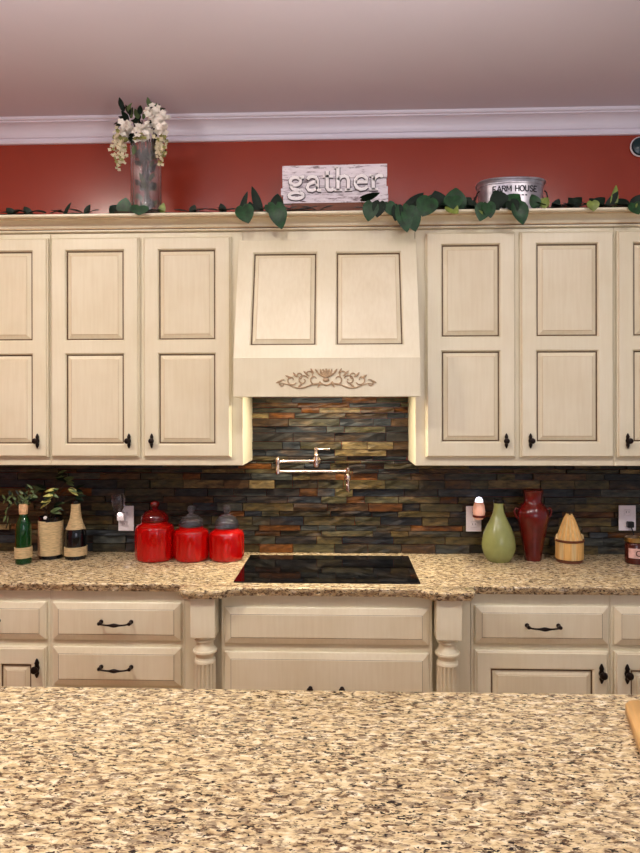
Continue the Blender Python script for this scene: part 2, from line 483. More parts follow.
# ------------------------------------------------------------------ stone backsplash
bm = bmesh.new()
cl = bm.loops.layers.float_color.new('stone')
pal = [((62, 60, 50), 6), ((56, 60, 64), 5), ((82, 78, 60), 5), ((112, 76, 50), 3), ((132, 118, 92), 2), ((44, 42, 40), 4), ((84, 66, 50), 5), ((96, 86, 62), 4), ((74, 76, 72), 4)]
bag = [c for c, n in pal for _ in range(n)]
rnd = random.Random(5)
def stones(x0, x1, z0, z1):
    z = z0
    while z < z1-.004:
        h = rnd.choice((.022, .028, .034, .040, .044))
        if z+h > z1-.012: h = z1-z
        x = x0 - rnd.uniform(0, .1)
        while x < x1:
            w = rnd.choice((.09, .13, .17, .21, .26))
            a, b = max(x, x0), min(x+w, x1)
            x += w
            if b-a < .012: continue
            dep = rnd.uniform(.010, .032)
            c = lin(rnd.choice(bag)); g = sum(c)/3; c = tuple(max(.002, g+(v-g)*1.45) for v in c); k = rnd.uniform(.34, .78)
            c4 = (c[0]*k, c[1]*k, c[2]*k, 1)
            nx = max(1, int((b-a)/.04)); g = .0014
            grid = []
            for j in range(3):
                row = []
                for i in range(nx+1):
                    jx = rnd.uniform(-.0028, .0028)
                    row.append(bm.verts.new((a+g+(b-a-2*g)*i/nx, -dep+jx, z+g+(h-2*g)*j/2)))
                grid.append(row)
            fs = []
            for j in range(2):
                for i in range(nx):
                    fs.append(bm.faces.new((grid[j][i], grid[j][i+1], grid[j+1][i+1], grid[j+1][i])))
            ring = grid[0] + [grid[1][-1]] + grid[2][::-1] + [grid[1][0]]
            back = [bm.verts.new((v.co.x, -.002, v.co.z)) for v in ring]
            n = len(ring)
            for i in range(n):
                fs.append(bm.faces.new((ring[i], back[i], back[(i+1) % n], ring[(i+1) % n])))
            for f in fs:
                for l in f.loops: l[cl] = c4
        z += h
stones(-1.74, 1.74, .9145, 1.383)
stones(-.394, .399, 1.3835, 1.860)
tag(finish(bm, 'stone_backsplash', M['stone'], None), 'multicoloured stacked slate ledger stone backsplash behind the counter and cooktop', 'backsplash')

# ------------------------------------------------------------------ countertop
def slab(name, outline_front, back, z0, z1, mat, chip=True):
    """outline_front: polyline of front edge (left to right); back: points closing it"""
    dense = []
    for (x0, y0), (x1, y1) in zip(outline_front, outline_front[1:]):
        d = math.hypot(x1-x0, y1-y0); n = max(1, int(d/.012))
        for i in range(n): dense.append((x0+(x1-x0)*i/n, y0+(y1-y0)*i/n))
    dense.append(outline_front[-1])
    bm = bmesh.new(); loops = []
    nf = len(dense)
    for (z, off, jit) in ((z0, .014, .003), (z0+.008, .010, .0065), (z0+.017, .006, .0065), (z1-.009, .002, .0045), (z1-.003, .001, .0015), (z1, .004, 0)):
        lp = []
        for i, (x, y) in enumerate(dense):
            p, q = dense[max(i-1, 0)], dense[min(i+1, nf-1)]
            tx, ty = q[0]-p[0], q[1]-p[1]; L = math.hypot(tx, ty) or 1
            nx, ny = -ty/L, tx/L
            o = off + (noise.noise((x*60, y*60, z*90))*jit*1.6 if chip else 0)
            lp.append(bm.verts.new((x+nx*o, y+ny*o, z)))
        for (x, y) in back: lp.append(bm.verts.new((x, y, z)))
        loops.append(lp)
    n = len(loops[0])
    for a, b in zip(loops, loops[1:]):
        for i in range(n): bm.faces.new((a[i], a[(i+1) % n], b[(i+1) % n], b[i]))
    bm.faces.new(loops[0]); bm.faces.new(loops[-1])
    return finish(bm, name, mat, None, True, angle=50)
CT = .914
front = [(-1.75, -.638), (-.612, -.638), (-.602, -.645), (-.598, -.72), (-.585, -.738), (-.57, -.742), (-.45, -.742), (-.42, -.735), (-.37, -.694), (-.345, -.688),
         (.345, -.688), (.37, -.694), (.42, -.735), (.45, -.742), (.57, -.742), (.585, -.738), (.598, -.72), (.602, -.645), (.612, -.638), (1.75, -.638)]
tag(slab('countertop', front, [(1.75, -.001), (-1.75, -.001)], .879, CT, M['granite']), 'speckled granite countertop with chiselled edge along the back wall', 'countertop')

# cooktop
ck = thing('cooktop', 'black glass electric cooktop set into the granite below the hood', 'cooktop', (-.0005, -.355, CT))
bm = bmesh.new(); box(bm, -.3915, .3915, -.255, .255, .0, .006, 0, .0015); finish(bm, 'glass_top', M['black_glass'], ck)
ring_m = pm('burner_marking', (30, 30, 32), .2)
for (x, y, r) in ((-.22, -.11, .10), (-.22, .13, .075), (.05, .12, .09), (.06, -.12, .075)):
    bm = bmesh.new()
    for k in (1, .62):
        lathe(bm, [(r*k, .0062), (r*k-.002, .0062)], (x, y, 0), 40, cap=False)
    finish(bm, 'burner_ring', ring_m, ck)
bm = bmesh.new(); box(bm, .22, .34, -.235, -.20, .006, .0064); finish(bm, 'control_panel', ring_m, ck)

# ------------------------------------------------------------------ base cabinets
BF = -.595
def base_cabinet(x0, x1, label, fronts, face=BF):
    ox = (x0+x1)/2
    t = thing('base_cabinet', label, 'cabinet', (ox, 0, 0), 0, 'cream base cabinets under the back counter')
    bm = bmesh.new()
    box(bm, x0-ox, x1-ox, face, -.002, .10, .8785, 0, .002)
    box(bm, x0-ox+.01, x1-ox-.01, face+.07, -.002, 0, .10, 0)
    finish(bm, 'body', JM(), t)
    for f in fronts:
        k, a, b, z0, z1 = f[:5]; a -= ox; b -= ox
        y = face-.001
        if k == 'drawer':
            d = finish(drawer_bm(a, b, z0, z1, y), 'drawer', JM(), t)
            h = f[5]
            if h == 'pull': pull(d, (a+b)/2+.002, y-.022, (z0+z1)/2+.002)
            elif h == 'knobs':
                for s in (-1, 1):
                    kb = bmesh.new(); lathe(kb, [(.009, 0), (.009, .003), (.005, .006), (.005, .014), (.011, .019), (.014, .025), (.011, .031), (.003, .034)], (0, 0, 0), 20, axis='y')
                    finish(kb, 'knob', M['bronze'], d, True, loc=((a+b)/2+s*.065, y-.022, z0+.100))
        else:
            st = .058
            p = (a+st, b-st, z0+.06, z1-.070)
            d = finish(door_frame_bm(a, b, z0, z1, y, [p]), 'door', JM(), t)
            finish(panel_bm(p, y), 'raised_panel', JM(), d)
            kx = (b-.033) if f[5] > 0 else (a+.045)
            knob(d, kx, y-.022, z1-.086, 0, 1.2)
    return t
base_cabinet(-1.74, -1.1785, 'cream base cabinet with drawer over door at the far left edge', [('drawer', -1.725, -1.192, .667, .826, 'pull'), ('door', -1.45, -1.192, .12, .637, 1), ('door', -1.725, -1.46, .12, .637, -1)])
base_cabinet(-1.1775, -.602, 'cream base cabinet of stacked drawers with bronze pulls left of cooktop', [('drawer', -1.163, -.616, .667, .826, 'pull'), ('drawer', -1.163, -.616, .476, .637, 'pull'), ('drawer', -1.163, -.616, .12, .453, 'pull')])
base_cabinet(-.436, .434, 'wide cream base cabinet directly under the black cooktop between turned posts', [('drawer', -.420, .418, .677, .826, None), ('drawer', -.420, .418, .400, .642, 'knobs'), ('drawer', -.420, .418, .12, .370, 'knobs')], -.645)
base_cabinet(.602, 1.1735, 'cream base cabinet with drawer over door right of the right turned post', [('drawer', .617, 1.161, .670, .826, 'pull'), ('door', .617, 1.161, .12, .642, 1)])
base_cabinet(1.1745, 1.74, 'cream base cabinet with drawer over door at the far right edge', [('drawer', 1.187, 1.725, .670, .826, 'pull'), ('door', 1.187, 1.725, .12, .642, -1)])

# turned posts with their filler panels
def post(cx, bx, label):
    t = thing('turned_post', label, 'post', (cx, -.668, 0), 0, 'turned posts flanking the cooktop')
    bm = bmesh.new(); box(bm, -.051, .051, -.042, .060, .714, .8785, 0, .003); finish(bm, 'top_block', JM(), t)
    bm = bmesh.new()
    lathe(bm, [(.046, .7135), (.047, .709), (.045, .705), (.038, .702), (.038, .699), (.042, .696), (.042, .693), (.036, .689), (.0345, .678), (.037, .666), (.043, .658), (.044, .655), (.0495, .653), (.0505, .649), (.0495, .644), (.043, .641), (.039, .634), (.036, .622), (.038, .619), (.038, .6165)], (0, .01, 0), 40)
    finish(bm, 'turned_neck', JM(), t, True, angle=30)
    bm = bmesh.new()
    prof = [(.040, .6163), (.043, .613), (.0435, .606), (.0435, .602), (.0435, .598)] + [(.0435, z) for z in (.45, .30, .20)] + [(.0435, .196), (.042, .190), (.040, .181)]
    rings = lathe(bm, prof, (0, .01, 0), 160)
    for k, rg in enumerate(rings):
        if 3 < k < 8:
            for i, v in enumerate(rg):
                a = 2*PI*i/160; q = abs(math.sin(8*a)); kk = 1-.2*max(0, q-.35)/.65
                v.co.x *= kk; v.co.y = .01+(v.co.y-.01)*kk
    finish(bm, 'fluted_shaft', JM(), t, True, angle=50)
    bm = bmesh.new()
    lathe(bm, [(.046, .1805), (.051, .17), (.046, .16), (.046, .151)], (0, .01, 0), 40)
    box(bm, -.051, .051, -.042, .060, 0, .151, 0, .003)
    finish(bm, 'foot_block', JM(), t)
    bm = bmesh.new(); box(bm, bx-cx-.0815, bx-cx+.0815, .0725, .085, 0, .8785, 0); finish(bm, 'back_panel', JM(), t)
post(-.502, -.519, 'cream turned fluted post at the left end of the cooktop cabinet')
post(.494, .518, 'cream turned fluted post at the right end of the cooktop cabinet')

# ------------------------------------------------------------------ island
IY1, IY0 = -1.663, -2.78
o = slab('island_worktop', [(-1.6, IY0), (1.6, IY0)], [(1.6, IY1), (-1.6, IY1)], .879, CT, M['granite'], False)
tag(o, 'large speckled granite island worktop in the foreground', 'worktop')
isl = thing('kitchen_island', 'cream panelled island base under the foreground granite worktop', 'island', (0, -2.22, 0))
bm = bmesh.new(); box(bm, -1.55, 1.55, -.50, .50, .10, .8785, 0, .003); box(bm, -1.5, 1.5, -.43, .43, 0, .10); finish(bm, 'body', JM(), isl)
for k in range(4):
    a = -1.53+k*.77
    p = (a+.07, a+.75-.07, .22, .75)
    bm = door_frame_bm(a, a+.75, .14, .84, 0, [p]); bm.transform(Matrix.Translation((0, .501, 0)) @ Matrix.Rotation(PI, 4, 'Z'))
    d = finish(bm, 'door', JM(), isl)
    bm = panel_bm(p, 0); bm.transform(Matrix.Translation((0, .501, 0)) @ Matrix.Rotation(PI, 4, 'Z')); finish(bm, 'raised_panel', JM(), d)

# cutting board
bm = bmesh.new()
def rrect(w, h, r, n=8):
    out = []
    for (sx, sy, a0) in ((1, -1, -90), (1, 1, 0), (-1, 1, 90), (-1, -1, 180)):
        for i in range(n+1):
            a = R(a0+90*i/n); out.append((sx*(w/2-r)+r*math.cos(a), sy*(h/2-r)+r*math.sin(a)))
    return out
lp = []
for (z, d) in ((0, .002), (.003, 0), (.021, 0), (.024, .003)):
    lp.append([bm.verts.new((x, y, z)) for x, y in rrect(.34-2*d, .46-2*d, .045-d)])
for a, b in zip(lp, lp[1:]):
    n = len(a)
    for i in range(n): bm.faces.new((a[i], a[(i+1) % n], b[(i+1) % n], b[i]))
bm.faces.new(lp[0]); bm.faces.new(lp[-1])
cbd = finish(bm, 'cutting_board', M['board'], None, True, angle=50, loc=(.857, -2.000, CT))
cbd.rotation_euler = (0, 0, R(-14.5))
tag(cbd, 'golden wooden cutting board lying on the right side of the island', 'cutting board')

# ------------------------------------------------------------------ pot filler
pf = thing('pot_filler', 'brushed nickel folding pot filler faucet on the stone wall above cooktop', 'faucet', (-.064, -.0305, 1.387))
bm = bmesh.new(); lathe(bm, [(.024, .0), (.024, .006), (.020, .012), (.014, .016), (.013, .056)], (0, 0, 0), 28, axis='y'); finish(bm, 'wall_flange', M['nickel'], pf, True)
PY = -.06
bm = bmesh.new()
lathe(bm, [(.006, -.034), (.013, -.030), (.015, -.015), (.013, -.008), (.016, 0), (.013, .012), (.011, .022), (.014, .03), (.010, .036), (.008, .052), (.011, .056), (.009, .066), (.003, .07)], (0, PY, 0), 24)
vb = finish(bm, 'valve_body', M['nickel'], pf, True)
bm = bmesh.new(); tube(bm, [(0, PY, .058), (.03, PY-.002, .058), (.062, PY-.004, .059), (.068, PY-.004, .059)], [.005, .0042, .005, .003], 10); finish(bm, 'lever_handle', M['nickel'], vb, True)
EX, EY = -.187, -.10
bm = bmesh.new(); tube(bm, [(0, PY, 0), (-.06, PY-.013, 0), (-.12, PY-.026, 0), (EX, EY, 0)], .0075, 12); finish(bm, 'upper_arm', M['nickel'], pf, True)
bm = bmesh.new(); lathe(bm, [(.004, -.066), (.011, -.062), (.012, -.04), (.0085, -.034), (.0085, -.014), (.012, -.010), (.012, .012), (.007, .018), (.003, .022)], (EX, EY, 0), 22); finish(bm, 'elbow_joint', M['nickel'], pf, True)
TX, TY = .156, -.075
bm = bmesh.new(); tube(bm, [(EX, EY, -.05), (EX+.1, EY+.007, -.05), (TX-.1, TY-.007, -.05), (TX, TY, -.05)], .0075, 12); finish(bm, 'lower_arm', M['nickel'], pf, True)
bm = bmesh.new()
lathe(bm, [(.003, .0), (.012, -.004), (.013, -.018), (.010, -.024), (.009, -.034), (.016, -.040), (.018, -.052), (.016, -.064), (.010, -.070), (.008, -.084), (.010, -.088)], (TX, TY, -.030), 24)
ev = finish(bm, 'spout_valve', M['nickel'], pf, True)
bm = bmesh.new(); tube(bm, [(TX+.002, TY-.018, -.085), (TX+.003, TY-.024, -.11), (TX+.004, TY-.026, -.142), (TX+.004, TY-.026, -.152)], [.005, .0038, .006, .003], 10); finish(bm, 'lever_handle', M['nickel'], ev, True)
bm = bmesh.new(); tube(bm, [(TX, TY, -.115), (TX, TY+.0, -.130), (TX, TY, -.145)], [.008, .0085, .009], 12); finish(bm, 'spout', M['nickel'], pf, True)

# ------------------------------------------------------------------ outlets and plug-ins
def outlet(x, z, w, h, label):
    t = thing('outlet_plate', label, 'outlet', (x, -.0355, z), 0, 'white outlet covers on the stone wall')
    bm = bmesh.new(); box(bm, -w/2, w/2, -.007, .0, -h/2, h/2, 0, .003); finish(bm, 'cover', M['plate'], t)
    for s in (-1, 1):
        bm = bmesh.new(); box(bm, -.017, .017, -.0095, -.006, s*.028-.014, s*.028+.014, 0, .003)
        r = finish(bm, 'socket', M['plate'], t)
        bm = bmesh.new()
        for q in (-.0065, .0065): box(bm, q-.001, q+.001, -.0100, -.009, s*.028-.003, s*.028+.006)
        finish(bm, 'slots', M['slot'], r)
outlet(-1.037, 1.089, .080, .128, 'white outlet cover behind the glowing night light on the left')
outlet(.723, 1.094, .076, .128, 'white outlet cover behind the pinkish plug-in beside the green vase')
outlet(1.480, 1.101, .084, .126, 'white outlet cover on the far right above the small jar candle')

nl = thing('night_light', 'small plug-in night light with clear crown shade and glowing white bulb', 'night light', (-1.055, -.0455, 1.115))
bm = bmesh.new(); box(bm, -.019, .019, -.030, 0, -.034, .008, 0, .005); finish(bm, 'base', M['plate'], nl)
bm = bmesh.new(); sphere(bm, (-.001, -.036, .002), .0085, 0, 3); finish(bm, 'bulb', M['glow'], nl, True)
bm = bmesh.new()
lathe(bm, [(.012, .012), (.02, .022), (.030, .045), (.034, .075), (.030, .098), (.026, .102)], (-.008, -.036, 0), 16, 0, .10, fn=8)
finish(bm, 'shade', M['clear_glass'], nl, True)

pw = thing('scent_warmer', 'pinkish plug-in scent warmer with lit white top near the green vase', 'scent warmer', (.733, -.0455, 1.118))
bm = bmesh.new(); box(bm, -.018, .018, -.028, 0, -.028, .012, 0, .005); finish(bm, 'base', M['plate'], pw)
bm = bmesh.new(); lathe(bm, [(.017, -.018), (.026, -.006), (.030, .02), (.027, .05), (.020, .068)], (.006, -.046, 0), 24); finish(bm, 'shade', M['warmer_pink'], pw, True)
bm = bmesh.new(); lathe(bm, [(.0295, .004), (.0312, .008), (.0308, .014), (.0300, .016)], (.006, -.046, -.012), 24, cap=False); finish(bm, 'stripe', M['warmer_red'], pw, True)
bm = bmesh.new(); lathe(bm, [(.0195, .0675), (.017, .08), (.012, .088), (.003, .092)], (.006, -.046, 0), 20); finish(bm, 'bulb_top', M['glow_white'], pw, True)

bm = bmesh.new()
cp = thing('black_plug', 'small black plug in the outlet above the jar candle', 'plug', (1.487, -.0455, 1.073))
bm = bmesh.new(); box(bm, -.015, .015, -.026, 0, -.016, .014, 0, .004); finish(bm, 'body', M['black'], cp)
bm = bmesh.new(); tube(bm, [(.002, -.02, -.014), (.008, -.03, -.04), (.02, -.02, -.09), (.03, -.012, -.14), (.06, -.014, -.152)], .003, 8); finish(bm, 'cable', M['black'], cp, True)

# ------------------------------------------------------------------ red glass jars
def jar(x, y, r, zs, zt, lidmat, label):
    t = thing('glass_jar', label, 'jar', (x, y, CT), 0, 'red glass jars on the counter')
    bm = bmesh.new()
    prof = [(r*.80, 0), (r*.93, .004), (r*.985, .014), (r, .03), (r, zs*.80), (r*.985, zs*.90), (r*.90, zs*.98), (r*.70, zs*1.03), (r*.66, zs*1.06), (r*.69, zs*1.075), (r*.69, zs*1.09)]
    rings = lathe(bm, prof, (0, 0, 0), 96, 0, 0)
    for k in (3, 4):
        for i, v in enumerate(rings[k]):
            a = 2*PI*i/96; kk = 1+.022*math.cos(16*a); v.co.x *= kk; v.co.y *= kk
    finish(bm, 'body', M['red_glass'], t, True, angle=60)
    z = zs*1.09
    H = zt-z
    bm = bmesh.new()
    lathe(bm, [(r*.62, z+.0005), (r*.70, z+.002), (r*.72, z+.008), (r*.66, z+H*.28), (r*.48, z+H*.46), (r*.2, z+H*.56), (r*.13, z+H*.60)], (0, 0, 0), 40)
    ld = finish(bm, 'lid', lidmat, t, True)
    bm = bmesh.new()
    lathe(bm, [(r*.13, z+H*.60), (r*.15, z+H*.66), (r*.22, z+H*.76), (r*.24, z+H*.84), (r*.19, z+H*.94), (r*.06, z+H)], (0, 0, 0), 24)
    finish(bm, 'knob', lidmat, ld, True)
jar(-.847, -.185, .093, .172, .284, M['red_glass_dark'], 'tall ribbed red glass jar, leftmost of the three red jars')
jar(-.668, -.185, .084, .150, .265, M['clear_glass'], 'red glass jar with smoky lid in the middle of three jars')
jar(-.497, -.175, .084, .142, .268, M['clear_glass'], 'red glass jar with clear knobbed lid nearest the cooktop')

# ------------------------------------------------------------------ vases right
t = thing('green_vase', 'green teardrop ceramic vase with narrow dark mouth on the counter', 'vase', (.815, -.175, CT)); t.scale = (.94, .94, 1)
bm = bmesh.new()
lathe(bm, [(.050, 0), (.058, .004), (.074, .03), (.084, .062), (.085, .085), (.078, .125), (.062, .165), (.043, .200), (.029, .232), (.0235, .262), (.025, .278)], (0, 0, 0), 48); finish(bm, 'body', M['green_ceramic'], t, True)
bm = bmesh.new(); lathe(bm, [(.025, .2785), (.027, .283), (.026, .292), (.018, .297)], (0, 0, 0), 32); finish(bm, 'rim', M['black'], t, True)

t = thing('red_urn', 'tall dark red ceramic urn with small shoulder handles on the counter', 'urn', (.985, -.150, CT)); t.scale = (.94, .94, .97)
bm = bmesh.new()
lathe(bm, [(.040, 0), (.043, .006), (.046, .04), (.056, .10), (.070, .17), (.080, .215), (.079, .240), (.066, .265), (.048, .282), (.043, .296), (.047, .325), (.053, .345), (.050, .350), (.040, .345)], (0, 0, 0), 48); finish(bm, 'body', M['red_ceramic'], t, True)
for s in (-1, 1):
    bm = bmesh.new(); tube(bm, [(s*.070, 0, .250), (s*.086, 0, .258), (s*.094, 0, .245), (s*.090, 0, .225), (s*.078, 0, .208)], .0055, 10); finish(bm, 'handle', M['red_ceramic'], t, True)

t = thing('wooden_canister', 'pale wood slat canister with tapered straw top tied by brown cord', 'canister', (1.150, -.175, CT)); t.scale = (.88, .88, 1.03)
bm = bmesh.new()
lathe(bm, [(.066, 0), (.069, .004), (.069, .012), (.064, .014)], (0, 0, 0), 32); finish(bm, 'base', M['wood_brown'], t, True)
bm = bmesh.new()
N = 14
for k in range(N):
    a = 2*PI*k/N
    g = bmesh.new(); box(g, -.0155, .0155, -.072, -.060, .0145, .098+.003*math.sin(k*2.1), k % 3 == 0, .003)
    g.transform(Matrix.Rotation(a, 4, 'Z'))
    tm = bpy.data.meshes.new('x'); g.to_mesh(tm); g.free(); bm.from_mesh(tm); bpy.data.meshes.remove(tm)
finish(bm, 'slats', [M['wood_pale'], M['wood_pale2']], t)
bm = bmesh.new()
for k in range(46):
    a = 2*PI*k/46+random.uniform(-.03, .03)
    tw = random.uniform(-.1, .1); h = .218+random.uniform(-.006, .004)
    pts = []
    for q in range(6):
        u = q/5; r = .064*(1-u)**.85+.013*u+.001
        pts.append((r*math.cos(a+tw*u), r*math.sin(a+tw*u), .094+(h-.094)*u))
    tube(bm, pts, [.0065, .0062, .0055, .0045, .0035, .0022], 6, k % 3 == 0)
lathe(bm, [(.05, .095), (.055, .10), (.03, .16), (.008, .21)], (0, 0, 0), 20)
finish(bm, 'tapered_top', [M['wood_pale'], M['wood_pale2']], t, True)
bm = bmesh.new()
for dz in (0, .005): tube(bm, [(.0735*math.cos(2*PI*i/40), .0735*math.sin(2*PI*i/40), .098+dz) for i in range(41)], .0032, 8)
finish(bm, 'cord', M['wood_band'], t, True)
for s in (-1, 1):
    bm = bmesh.new(); tube(bm, [(s*.066, 0, .086), (s*.071, -.004, .105), (s*.069, -.004, .122), (s*.064, 0, .128)], [.005, .007, .006, .003], 10); finish(bm, 'side_peg', M['wood_pale2'], t, True)
bm = bmesh.new()
for (dx, dz) in ((-.010, .236), (.002, .232), (.011, .240)): tube(bm, [(dx*.5, 0, .205), (dx*.8, -.002, .222), (dx*1.1, -.002, dz)], [.003, .0025, .001], 6)
finish(bm, 'tip_twigs', M['stem'], t, True)

t = thing('jar_candle', 'small dark jar candle with brass lid and pinkish label at far right', 'candle', (1.447, -.20, CT))
bm = bmesh.new(); lathe(bm, [(.040, 0), (.044, .004), (.044, .090), (.040, .098), (.037, .101)], (0, 0, 0), 36); finish(bm, 'glass', M['candle_glass'], t, True)
bm = bmesh.new()
g = []
for j, z in enumerate((.030, .076)):
    g.append([bm.verts.new((.0445*math.sin(R(a)), -.0445*math.cos(R(a)), z)) for a in range(-60, 61, 8)])
for i in range(len(g[0])-1): bm.faces.new((g[0][i], g[0][i+1], g[1][i+1], g[1][i]))
lb = finish(bm, 'paper_label', M['label_pink'], t, True)
bm = bmesh.new(); tube(bm, [(.012*math.cos(a), -.0446+.0008, .053+.012*math.sin(a)) for a in [i*PI/10 for i in range(21)]], .0022, 6); finish(bm, 'printed_ring', M['candle_glass'], lb, True)
bm = bmesh.new(); lathe(bm, [(.040, .1015), (.045, .103), (.045, .120), (.042, .123), (.02, .124)], (0, 0, 0), 36); finish(bm, 'lid', M['gold_lid'], t, True)

# ------------------------------------------------------------------ leaves helper
def leaf(bm, base, d, nrm, L, W, mi=0, droop=.2, heart=True, fold=.18):
    """leaf blade from base along d, facing nrm"""
    d = Vector(d).normalized(); nrm = Vector(nrm); s = d.cross(nrm)
    if s.length < 1e-4: s = d.cross(Vector((1, .3, .2)))
    s.normalize(); nrm = s.cross(d).normalized()
    base = Vector(base)
    if heart: prof = [(-.12, .30), (-.06, .62), (.08, .90), (.28, 1.04), (.48, 1.0), (.66, .80), (.82, .52), (.94, .2)]
    else: prof = [(.04, .25), (.15, .65), (.3, .95), (.45, 1), (.6, .88), (.75, .62), (.88, .32), (.96, .1)]
    cen, lf, rt = [], [], []
    for u, w in prof:
        c = base + d*(max(u, 0)*L) - nrm*(droop*L*max(u, 0)**2)
        q = base + d*(u*L) - nrm*(droop*L*max(u, 0)**2)
        cen.append(bm.verts.new(c)); 
        lf.append(bm.verts.new(q + s*(w*W/2) + nrm*(fold*w*W/2))); rt.append(bm.verts.new(q - s*(w*W/2) + nrm*(fold*w*W/2)))
    tip = bm.verts.new(base + d*L - nrm*(droop*L))
    for i in range(len(prof)-1):
        for a in ((cen[i], cen[i+1], lf[i+1], lf[i]), (cen[i+1], cen[i], rt[i], rt[i+1])):
            f = bm.faces.new(a); f.material_index = mi; f.smooth = True
    for a in ((cen[-1], tip, lf[-1]), (tip, cen[-1], rt[-1])):
        f = bm.faces.new(a); f.material_index = mi; f.smooth = True

# ------------------------------------------------------------------ bottles and plant left
def wrap(bm, prof_r, z0, z1, pitch=.0042, r=.0024, c=(0, 0)):
    n = int((z1-z0)/pitch*16)
    pts = []
    for i in range(n+1):
        z = z0+(z1-z0)*i/n; a = 2*PI*i/16; rr = prof_r(z)+r*.6
        pts.append((c[0]+rr*math.cos(a), c[1]+rr*math.sin(a), z))
    tube(bm, pts, r, 5)
t = thing('green_bottle', 'green glass bottle with cork and twine band at the far left', 'bottle', (-1.449, -.285, CT))
bm = bmesh.new(); lathe(bm, [(.032, 0), (.036, .004), (.0365, .02), (.0365, .155), (.034, .185), (.026, .208), (.0185, .222), (.018, .232)], (0, 0, 0), 40); finish(bm, 'glass', M['green_glass'], t, True)
bm = bmesh.new(); wrap(bm, lambda z: .0365, .028, .080); tube(bm, [(.03, -.024, .06), (.036, -.028, .064), (.040, -.026, .05), (.038, -.028, .036)], .002, 6); finish(bm, 'twine_band', M['twine'], t, True)
bm = bmesh.new(); lathe(bm, [(.0165, .2325), (.0195, .236), (.0205, .276), (.018, .281)], (0, 0, 0), 24); finish(bm, 'cork', M['cork'], t, True)

sp = thing('leaf_sprig', 'drooping olive sprig lying across the cork of the green bottle', 'sprig', (-1.449, -.285, CT+.281))
bm = bmesh.new()
spts = [(.075, -.006, .058), (.03, -.004, .040), (0, 0, .006), (-.03, -.008, .014), (-.065, -.012, -.012), (-.075, -.012, -.07), (-.074, -.012, -.11)]
tube(bm, spts, .0018, 6); tube(bm, [(0, 0, .004), (-.02, -.01, .045), (-.06, -.015, .042), (-.08, -.015, .02)], .0015, 6)
tube(bm, [(0, 0, .004), (.012, -.01, .05), (.05, -.014, .075)], .0015, 6)
finish(bm, 'stem', M['stem'], sp, True)
bm = bmesh.new(); rr = random.Random(3)
for (x, z) in ((-.075, -.05), (-.073, -.09), (-.07, -.02), (-.05, 0), (-.03, .018), (-.01, .03), (-.02, .045), (-.045, .045), (-.062, .04), (-.08, .022), (.01, .05), (.03, .066), (.05, .074), (.03, .04), (.06, .052), (.0, .02), (.015, .025), (-.04, .028)):
    for s in (-1, 1):
        leaf(bm, (x, -.010+rr.uniform(-.01, .01), z), (rr.uniform(-1, .4), rr.uniform(-.5, .3), s*.7), (rr.uniform(-.4, .4), -1, .4), rr.uniform(.026, .04), .010, 0 if rr.random() < .7 else 1, .15, False)
finish(bm, 'leaves', [M['leaf_olive'], M['leaf_dark']], sp, normals=False)

t = thing('twine_planter', 'twine wrapped glass planter of striped leaves between two bottles', 'planter', (-1.371, -.165, CT))
bm = bmesh.new(); lathe(bm, [(.052, 0), (.056, .003), (.056, .205), (.052, .206), (.051, .190), (.03, .188)], (0, 0, 0), 40); finish(bm, 'pot', M['dark_glass'], t, True)
bm = bmesh.new(); wrap(bm, lambda z: .056, .018, .185); finish(bm, 'twine_wrap', M['twine'], t, True)
bm = bmesh.new(); sb = bmesh.new(); rr = random.Random(8)
for (tx, ty, tz, yel) in ((-.05, -.03, .30, 0), (-.09, -.02, .27, 0), (.01, -.05, .33, 0), (.04, -.06, .315, 1), (.055, -.05, .345, 1), (.03, -.06, .29, 1), (.10, -.03, .345, 1), (.12, -.01, .335, 0), (.09, -.03, .375, 0), (.06, 0, .385, 0), (.03, .01, .41, 0), (.02, -.02, .26, 0), (-.02, .0, .34, 0), (.13, -.02, .30, 0), (.04, -.04, .40, 0), (-.05, .01, .33, 0), (.02, -.05, .235, 0)):
    b0 = Vector((rr.uniform(-.02, .02), rr.uniform(-.02, .01), .188)); e = Vector((tx, ty, tz)); mid = (b0+e)/2+Vector((0, 0, .03))
    tube(sb, [b0, mid, e], .0018, 6)
    dd = e-mid; sgn = -1 if yel and tx < .06 else 1
    for q in range(3):
        dv = Vector((sgn*(1 if q != 1 else .6), -.25, (-.35 if yel else .1)+.35*q-.3+rr.uniform(-.2, .2)))
        if not yel and tx < 0: dv.x *= -1
        leaf(bm, e, dv, (0, -.8, .7), rr.uniform(.045, .065), .018, (2 if yel and q != 1 else rr.choice((0, 1))), .2, False)
bmesh.ops.translate(bm, verts=bm.verts[:], vec=(0, 0, 0))
finish(sb, 'stems', M['stem'], t, True)
finish(bm, 'leaves', [M['leaf_dark'], M['leaf_olive'], M['leaf_yellow']], t, normals=False)
bm = bmesh.new(); sphere(bm, (-.003, -.052, .205), .009, 0, 3); finish(bm, 'glass_bead', M['white'], t, True)

